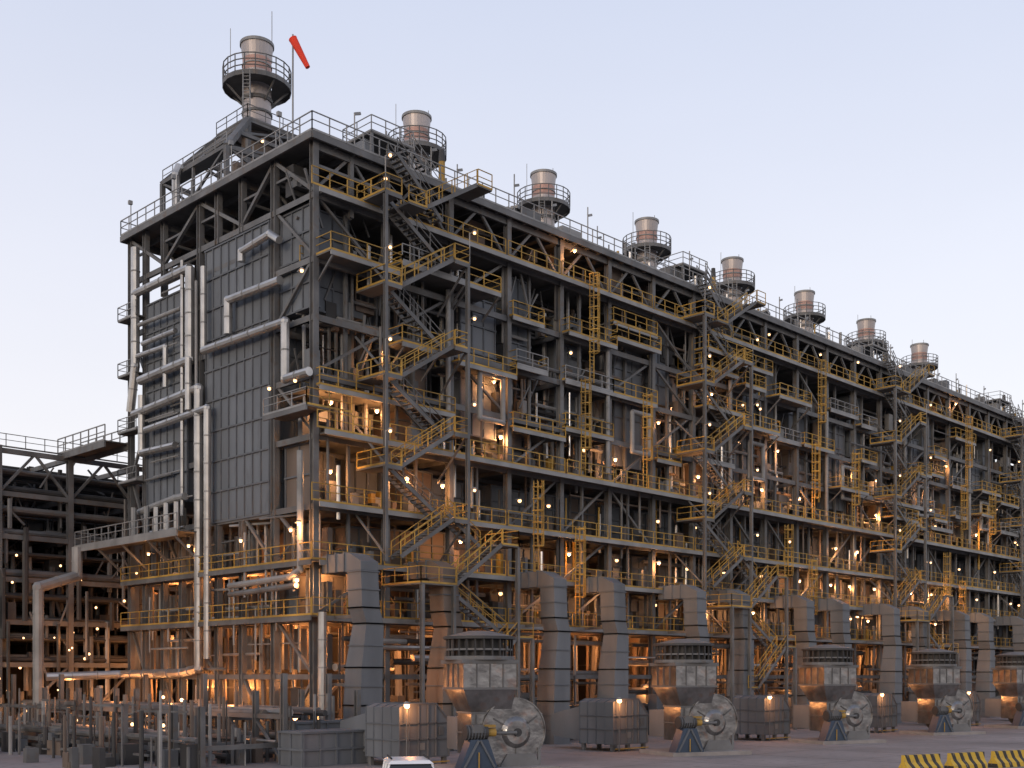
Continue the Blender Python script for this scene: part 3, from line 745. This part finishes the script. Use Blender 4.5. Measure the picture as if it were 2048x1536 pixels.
for x in (-1.45,1.45):
    for s in (-1,1): mb.cyl((x,s*.99,.36),(x,s*.7,.36),.36,'rub',20); mb.cyl((x,s*1.0,.36),(x,s*.9,.36),.2,'light',14)
mb.obj('wheels',e)
mb=MB(); mb.box(-2.43,-.85,.85,-2.36,-.6,1.1,'red'); mb.box(-2.43,.6,.85,-2.36,.85,1.1,'red'); mb.box(2.36,-.85,.7,2.42,-.5,.9,'light'); mb.box(2.36,.5,.7,2.42,.85,.9,'light'); mb.obj('lights',e)

# ------------------------------------------------------------ ground
def plane(name,x0,y0,x1,y1,z,m):
    me=bpy.data.meshes.new(name); me.from_pydata([(x0,y0,z),(x1,y0,z),(x1,y1,z),(x0,y1,z)],[],[(0,1,2,3)]); me.materials.append(m)
    o=bpy.data.objects.new(name,me); S.collection.objects.link(o); return o
g=mat('ground_gravel',(0.22,0.20,0.185),0.95,0,0.25,0.15,bump=.2)
plane('ground',-3000,-3000,3000,3000,0,g)
c=mat('paving_concrete',(0.235,0.208,0.203),0.85,0,0.28,0.12,bump=.05,rust_or_reflection=(.15,.132,.126))
plane('concrete_paving',-60,-40,260,130,.004,c)
a=mat('asphalt_road',(0.09,0.085,0.085),0.9,0,0.2,0.3,bump=.05)
plane('road',-60,15,260,23.5,.008,a)
mb=MB(); mb.box(-60,23.5,0,260,23.65,.13,'conc'); mb.box(-60,14.85,0,260,15,.13,'conc'); mb.obj('road_kerb')
mb=MB()
for y in (15.5,22.9): mb.box(-60,y,.009,260,y+.12,.012,'white')
mb.obj('road_marking')
mb=MB()
for k in range(34): mb.box(-40+8*k,28,.005,-39.96+8*k,57,.008,'dark')
for y in (34,41,57): mb.box(-60,y,.009,240,y+.04,.0105,'dark')
mb.obj('paving_joints')

# ------------------------------------------------------------ sky and sun
w=bpy.data.worlds.new('World'); S.world=w; w.use_nodes=True; nt=w.node_tree
bg=nt.nodes['Background']; out=nt.nodes['World Output']
az=math.radians(200); el=math.radians(9)
sky=nt.nodes.new('ShaderNodeTexSky'); sky.sky_type='NISHITA'; sky.sun_disc=False
sky.sun_elevation=el; sky.sun_rotation=math.radians(90)-az; sky.air_density=1; sky.dust_density=3
nt.links.new(sky.outputs[0],bg.inputs[0]); bg.inputs[1].default_value=.05
tc=nt.nodes.new('ShaderNodeTexCoord'); sp=nt.nodes.new('ShaderNodeSeparateXYZ'); nt.links.new(tc.outputs['Generated'],sp.inputs[0])
rp=nt.nodes.new('ShaderNodeValToRGB'); cr=rp.color_ramp
cr.elements[0].position=0; cr.elements[0].color=(.86,.78,.76,1)
cr.elements[1].position=.9; cr.elements[1].color=(.34,.39,.55,1)
q=cr.elements.new(.16); q.color=(.85,.81,.84,1); q=cr.elements.new(.5); q.color=(.62,.65,.78,1)
nt.links.new(sp.outputs[2],rp.inputs[0])
ns=nt.nodes.new('ShaderNodeTexNoise'); ns.inputs['Scale'].default_value=2.2; ns.inputs['Detail'].default_value=4
mp=nt.nodes.new('ShaderNodeMapping'); mp.inputs['Scale'].default_value=(1,1,3); nt.links.new(tc.outputs['Generated'],mp.inputs[0]); nt.links.new(mp.outputs[0],ns.inputs['Vector'])
mr=nt.nodes.new('ShaderNodeMapRange'); mr.inputs[3].default_value=.95; mr.inputs[4].default_value=1.07; nt.links.new(ns.outputs[0],mr.inputs[0])
bg2=nt.nodes.new('ShaderNodeBackground'); nt.links.new(rp.outputs[0],bg2.inputs[0])
nt.links.new(mr.outputs[0],bg2.inputs[1])
ad=nt.nodes.new('ShaderNodeAddShader'); nt.links.new(bg.outputs[0],ad.inputs[0]); nt.links.new(bg2.outputs[0],ad.inputs[1]); nt.links.new(ad.outputs[0],out.inputs[0])
sl=bpy.data.lights.new('sun','SUN'); sl.energy=.6; sl.angle=math.radians(12); sl.color=(1,.88,.80)
so=bpy.data.objects.new('sun',sl); S.collection.objects.link(so)
sd=Vector((math.cos(az)*math.cos(el),math.sin(az)*math.cos(el),math.sin(el)))
so.rotation_euler=(-sd).to_track_quat('-Z','Y').to_euler(); so.location=sd*100+Vector((0,0,50))

# ------------------------------------------------------------ camera
cd=bpy.data.cameras.new('camera'); co=bpy.data.objects.new('camera',cd); S.collection.objects.link(co)
co.location=(0,0,5); co.rotation_euler=(math.radians(90),0,math.radians(44.5-90))
cd.sensor_width=36; cd.lens=40.75; cd.shift_y=.286; cd.clip_end=6000; cd.clip_start=.3
S.camera=co
S.view_settings.view_transform='Standard'; S.view_settings.look='None'; S.view_settings.exposure=0
